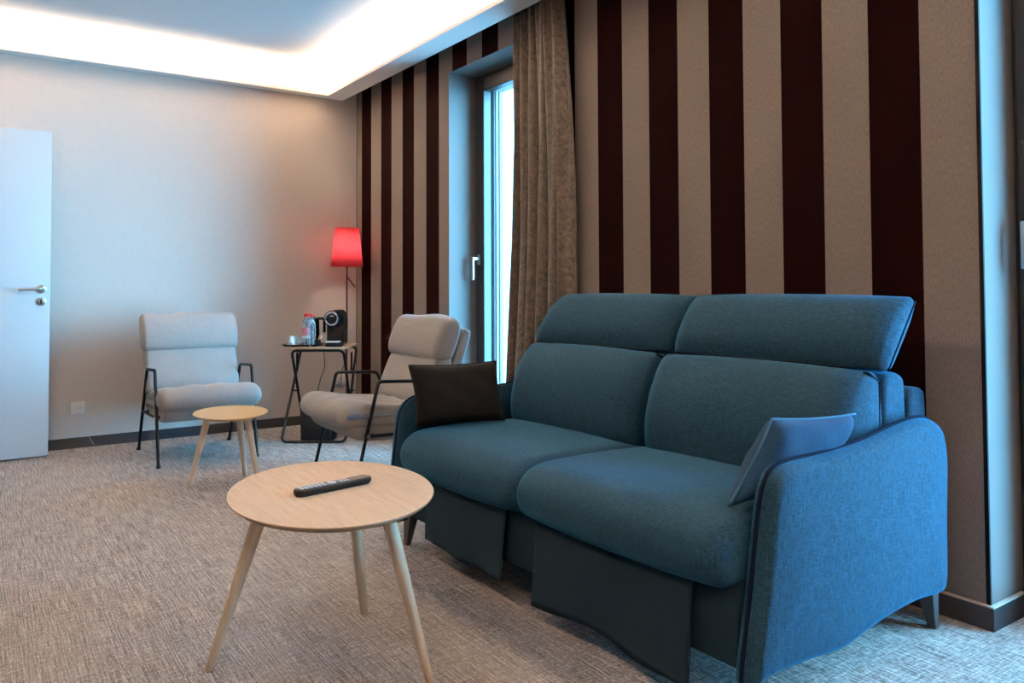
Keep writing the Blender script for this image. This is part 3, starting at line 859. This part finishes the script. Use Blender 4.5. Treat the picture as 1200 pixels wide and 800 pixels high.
# kettle
kt = empty('electric_kettle', at(5.600, onT(366.8, 5.600), ZTR), TA)
mklathe('kettle_base', [(.044, 0), (.049, .005), (.049, .012), (.046, .016)], M['blackm'], kt)
mklathe('kettle_body', [(.045, .0165), (.049, .022), (.047, .10), (.044, .168), (.041, .176), (.030, .180)], M['blackp'], kt)
mklathe('lid', [(.038, .1805), (.034, .188), (.012, .194), (.011, .204), (.006, .207)], M['blackm'], kt)
bm = bmesh.new(); tube(bm, fillet([(.030, 0, .184), (.082, 0, .184), (.082, 0, .085)], .014, 5), .0105, 10); link('handle', bm, M['blackm'], kt, True, 60)
bm = bmesh.new(); tube(bm, [(-.044, 0, .150), (-.064, 0, .176)], [.020, .013], 12); link('spout', bm, M['blackp'], kt, True, 60)
tag(kt, 'black electric kettle behind the water bottles with its handle to the coffee machine', 'kettle')
# sachet holder
sh = empty('sachet_holder', at(5.45, onT(373.0, 5.45), ZTR), TA)
bm = bmesh.new(); 
for a, b2 in (((-.018, -.016, 0), (.018, .016, .004)), ((-.018, -.016, .004), (-.015, .016, .045)), ((.015, -.016, .004), (.018, .016, .045)), ((-.015, -.016, .004), (.015, -.013, .045)), ((-.015, .013, .004), (.015, .016, .045))): box(bm, a, b2)
link('holder_box', bm, M['blackm'], sh)
tag(sh, 'small black sachet holder in front of the kettle on the tray', 'holder')
for i in range(3):
    bm = bmesh.new(); box(bm, (-.0035, -.0012, 0), (.0035, .0012, .072), 0, .0008, 1)
    o = link('sugar_stick', bm, M['orange'] if i != 1 else M['paper'], None)
    o.location = at(5.45, onT(373.0, 5.45)-.006+i*.006, ZTR+.006)+FW*(-.006+.006*i)
    o.rotation_euler = (0, radians(16+5*i), TA)
    tag(o, ('orange sugar stick standing at the left in the black holder', 'white sugar stick between two orange ones in the black holder', 'orange sugar stick leaning furthest right in the black holder')[i], 'sugar stick', 'sugar sticks in the holder')
# coffee machine
cm = empty('coffee_machine', at(5.52, onT(393.4, 5.52), ZT), TA)
bm = bmesh.new(); prof = fillet([(-.052, 0, 0), (.066, 0, 0), (.070, 0, .20), (.045, 0, .252), (-.020, 0, .252), (-.052, 0, .20)], .03, 5, True)
def prism(bm, pts, y0, y1, bev=0):
    A = [bm.verts.new((p[0], y0, p[2])) for p in pts]; B = [bm.verts.new((p[0], y1, p[2])) for p in pts]
    bm.faces.new(A); bm.faces.new(B[::-1])
    for k in range(len(pts)): bm.faces.new((A[k], A[(k+1) % len(pts)], B[(k+1) % len(pts)], B[k]))
prism(bm, prof, -.035, .085); link('machine_body', bm, M['blackp'], cm, True, 35)
def discy(name, x, z, prof, mat, par):
    bm = bmesh.new(); lathe(bm, prof, 36); bmesh.ops.rotate(bm, verts=bm.verts, matrix=Matrix.Rotation(pi/2, 3, 'X'))
    bmesh.ops.translate(bm, verts=bm.verts, vec=(x, 0, z)); return link(name, bm, mat, par, True, 40)
hd = discy('brewing_head', -.006, .192, [(.056, .03), (.057, .085), (.052, .092)], M['blackp'], cm)
discy('chrome_ring', -.006, .192, [(.047, .0915), (.0475, .096), (.043, .099), (.037, .096), (.0365, .0915)], M['chrome'], hd)
discy('dial_face', -.006, .192, [(.036, .0915), (.035, .094), (.02, .095)], M['blackm'], hd)
bm = bmesh.new(); box(bm, (-.018, -.0975, .208), (.010, -.0945, .214), 0, .001); link('display_bar', bm, M['alu'], hd)
bm = bmesh.new(); box(bm, (-.016, -.075, .110), (.006, -.045, .140), 0, .004); link('coffee_outlet', bm, M['blackm'], cm, True, 40)
bm = bmesh.new(); box(bm, (-.052, -.092, 0), (.062, -.034, .030), 0, .006); dtray = link('drip_tray', bm, M['blackm'], cm, True, 40)
bm = bmesh.new(); box(bm, (-.048, -.0935, .029), (.044, -.038, .037), 0, .001); link('drip_grid', bm, M['white'], dtray)
tag(cm, 'black capsule coffee machine with round chrome-ringed head on the tray table', 'coffee machine')
# cables hanging from the table
def cable(pts, r, label):
    bm = bmesh.new(); tube(bm, smooth_path(pts, 8), r, 8); o = link('power_cable', bm, M['blackm'], None, True); tag(o, label, 'cable'); return o
def lp(px, y, dp): return at(dp, onT(px, dp), 1.05-(y-338)/922.8*dp)
cable([lp(377.5, 404, 5.80)+Vector((0, 0, .0)), lp(380, 412, 5.80), lp(380.5, 430, 5.80), lp(376, 443, 5.80), lp(373, 458, 5.80), lp(371, 478, 5.80), lp(372, 500, 5.80)], .0028,
      'thin black cable hanging down behind the middle of the tray table')
cable([lp(404, 404, 5.80), lp(405.5, 420, 5.80), lp(401, 434, 5.85), lp(400, 448, 5.95), lp(403.5, 453, 6.18)], .0028,
      'thin black cable running from the tray table to the corner wall socket')
# waste bin
wb = empty('waste_bin', at(5.535, -1.352, 0), TA)
bm = bmesh.new(); rings = []
def rr(hx, hy, z, r=.02): return [bm.verts.new((q.x, q.y, z)) for q in fillet([(-hx, -hy, 0), (hx, -hy, 0), (hx, hy, 0), (-hx, hy, 0)], r, 4, True)]
for hx, hy, z in ((.108, .092, 0), (.112, .096, .270), (.110, .094, .274), (.106, .090, .270), (.102, .086, .012)): rings.append(rr(hx, hy, z))
for A, B in zip(rings, rings[1:]):
    for k in range(len(A)): bm.faces.new((A[k], A[(k+1) % len(A)], B[(k+1) % len(A)], B[k]))
bm.faces.new(rings[0][::-1]); bm.faces.new(rings[-1])
o = link('bin_body', bm, M['blackm'], wb, True, 40)
tag(wb, 'black rectangular waste bin on the carpet under the tray table', 'waste bin')

# ------------------------------------------------------------------ floor lamp
LP = at(6.08, onT(406.6, 6.08))
fl = empty('floor_lamp', LP)
mklathe('lamp_base', [(.0, 0), (.118, 0), (.120, .004), (.112, .010), (.02, .014), (.008, .02), (.0, .02)], M['maroon'], fl, caps=False)
bm = bmesh.new(); tube(bm, [(0, 0, .012), (0, 0, 1.32)], .0065, 12); link('pole', bm, M['maroon'], fl, True, 60)
rt = Vector((RT.x, RT.y, 0))
for (a, b2, r) in (((0, 0, 1.145), rt*.062+Vector((0, 0, 1.062)), .0055), ((0, 0, .93), rt*-.0+Vector((0, 0, .94)), .0055)):
    bm = bmesh.new(); tube(bm, [a, b2], r, 10); link('branch', bm, M['maroon'], fl, True, 60)
    break
sd = link('lamp_shade', lathe(bmesh.new(), [(.122, 1.222), (.0905, 1.518)], 48, caps=False), M['shade'], fl, True)
sm = sd.modifiers.new('thick', 'SOLIDIFY'); sm.thickness = .002; sm.offset = -1
for k in range(3):
    a = 2*pi*k/3; bm = bmesh.new(); tube(bm, [(0, 0, 1.318), (.098*cos(a), .098*sin(a), 1.43)], .002, 6); link('shade_spoke', bm, M['maroon'], fl)
mklathe('bulb', [(.0, 1.322), (.014, 1.325), (.016, 1.34), (.029, 1.365), (.031, 1.385), (.024, 1.405), (.0, 1.415)], M['bulb'], fl, caps=False)
tag(fl, 'slender floor lamp with glowing red tapered shade in the corner of the room', 'floor lamp')
L = bpy.data.lights.new('lamp_glow', 'POINT'); L.energy = 17; L.color = (1, .82, .72); L.shadow_soft_size = .04
lo = bpy.data.objects.new('lamp_glow', L); COL.objects.link(lo); lo.location = LP+Vector((0, 0, 1.375)) 

# ------------------------------------------------------------------ light
def area(name, loc, rot, sx, sy, e, col, portal=False):
    L = bpy.data.lights.new(name, 'AREA'); L.shape = 'RECTANGLE'; L.size = sx; L.size_y = sy; L.energy = e; L.color = col
    o = bpy.data.objects.new(name, L); COL.objects.link(o); o.location = loc; o.rotation_euler = rot
    if portal: L.cycles.is_portal = True
    return o
LED = (1, .72, .50); LE = 52.0    # W per metre of LED strip
zs = ZL+.014
def strip(name, p0, p1, inward):
    p0, p1, n = Vector(p0), Vector(p1), Vector(inward).normalized()
    ln = (p1-p0).length
    L = bpy.data.lights.new(name, 'AREA'); L.shape = 'RECTANGLE'; L.size = ln; L.size_y = .02; L.energy = LE*ln; L.color = LED
    o = bpy.data.objects.new(name, L); COL.objects.link(o)
    zdir = -(Vector((0, 0, 1))*.8+n*.6).normalized()   # light shines along -z local
    xdir = (p1-p0).normalized(); ydir = zdir.cross(xdir)
    o.matrix_world = Matrix.Translation((p0+p1)/2) @ Matrix((xdir, ydir, zdir)).transposed().to_4x4()
q = .070
strip('led_strip_back', (q, YL+q, zs), (q, PB1-q, zs), (1, 0, 0))
strip('led_strip_right', (q, PB1-q, zs), (XF-q, PB1-q, zs), (0, -1, 0))
strip('led_strip_left', (q, YL+q, zs), (XF-q, YL+q, zs), (0, 1, 0))
strip('led_strip_front', (XF-q, YL+q, zs), (XF-q, PB1-q, zs), (-1, 0, 0))

w = bpy.data.worlds.new('overcast_sky'); sc.world = w; w.use_nodes = True
bg = w.node_tree.nodes['Background']; bg.inputs['Color'].default_value = (.18, .60, 1.0, 1)
# cloudy sky: brightest low down on the sun's side, dimmer overhead
wt = w.node_tree; tcw = N(wt, 'ShaderNodeTexCoord'); dt = N(wt, 'ShaderNodeVectorMath', operation='DOT_PRODUCT')
dt.inputs[1].default_value = Vector((.72, .69, .10)).normalized()
wt.links.new(tcw.outputs['Generated'], dt.inputs[0])
mr = N(wt, 'ShaderNodeMath', operation='MAXIMUM'); mr.inputs[1].default_value = 0; wt.links.new(dt.outputs['Value'], mr.inputs[0])
pw = N(wt, 'ShaderNodeMath', operation='POWER'); pw.inputs[1].default_value = 9; wt.links.new(mr.outputs[0], pw.inputs[0])
ml = N(wt, 'ShaderNodeMath', operation='MULTIPLY_ADD'); ml.inputs[1].default_value = 82; ml.inputs[2].default_value = 9
wt.links.new(pw.outputs[0], ml.inputs[0]); wt.links.new(ml.outputs[0], bg.inputs['Strength'])

area('window_portal', ((W1A+W1B)/2, WT+.01, ZW/2), (radians(-90), 0, 0), W1B-W1A-.1, ZW, 1, (1, 1, 1), True)
area('window_portal', ((W2A+W2B)/2, WT+.01, ZW/2), (radians(-90), 0, 0), W2B-W2A-.1, ZW, 1, (1, 1, 1), True)

# ------------------------------------------------------------------ camera
cam = bpy.data.cameras.new('camera'); co = bpy.data.objects.new('camera', cam); COL.objects.link(co); sc.camera = co
f_px, yaw, pitch, roll, cx, cy, py = 922.8062, .604, .0294, -.0036, 5.9836, -2.5928, 310.43
f = Vector((-cos(yaw), sin(yaw), 0)); r = Vector((sin(yaw), cos(yaw), 0)); u = Vector((0, 0, 1))
f2 = f*cos(pitch)+u*sin(pitch); u2 = u*cos(pitch)-f*sin(pitch)
r3 = r*cos(roll)+u2*sin(roll); u3 = u2*cos(roll)-r*sin(roll)
co.matrix_world = Matrix.Translation((cx, cy, 1.05)) @ Matrix((r3, u3, -f2)).transposed().to_4x4()
cam.sensor_width = 36; cam.sensor_fit = 'HORIZONTAL'; cam.lens = f_px/1200*36
cam.shift_y = -(400-py)/1200; cam.shift_x = 0
cam.clip_start = .05

vs = sc.view_settings; vs.view_transform = 'Standard'; vs.look = 'None'; vs.gamma = 1; vs.use_curve_mapping = False
vs.exposure = 0.0
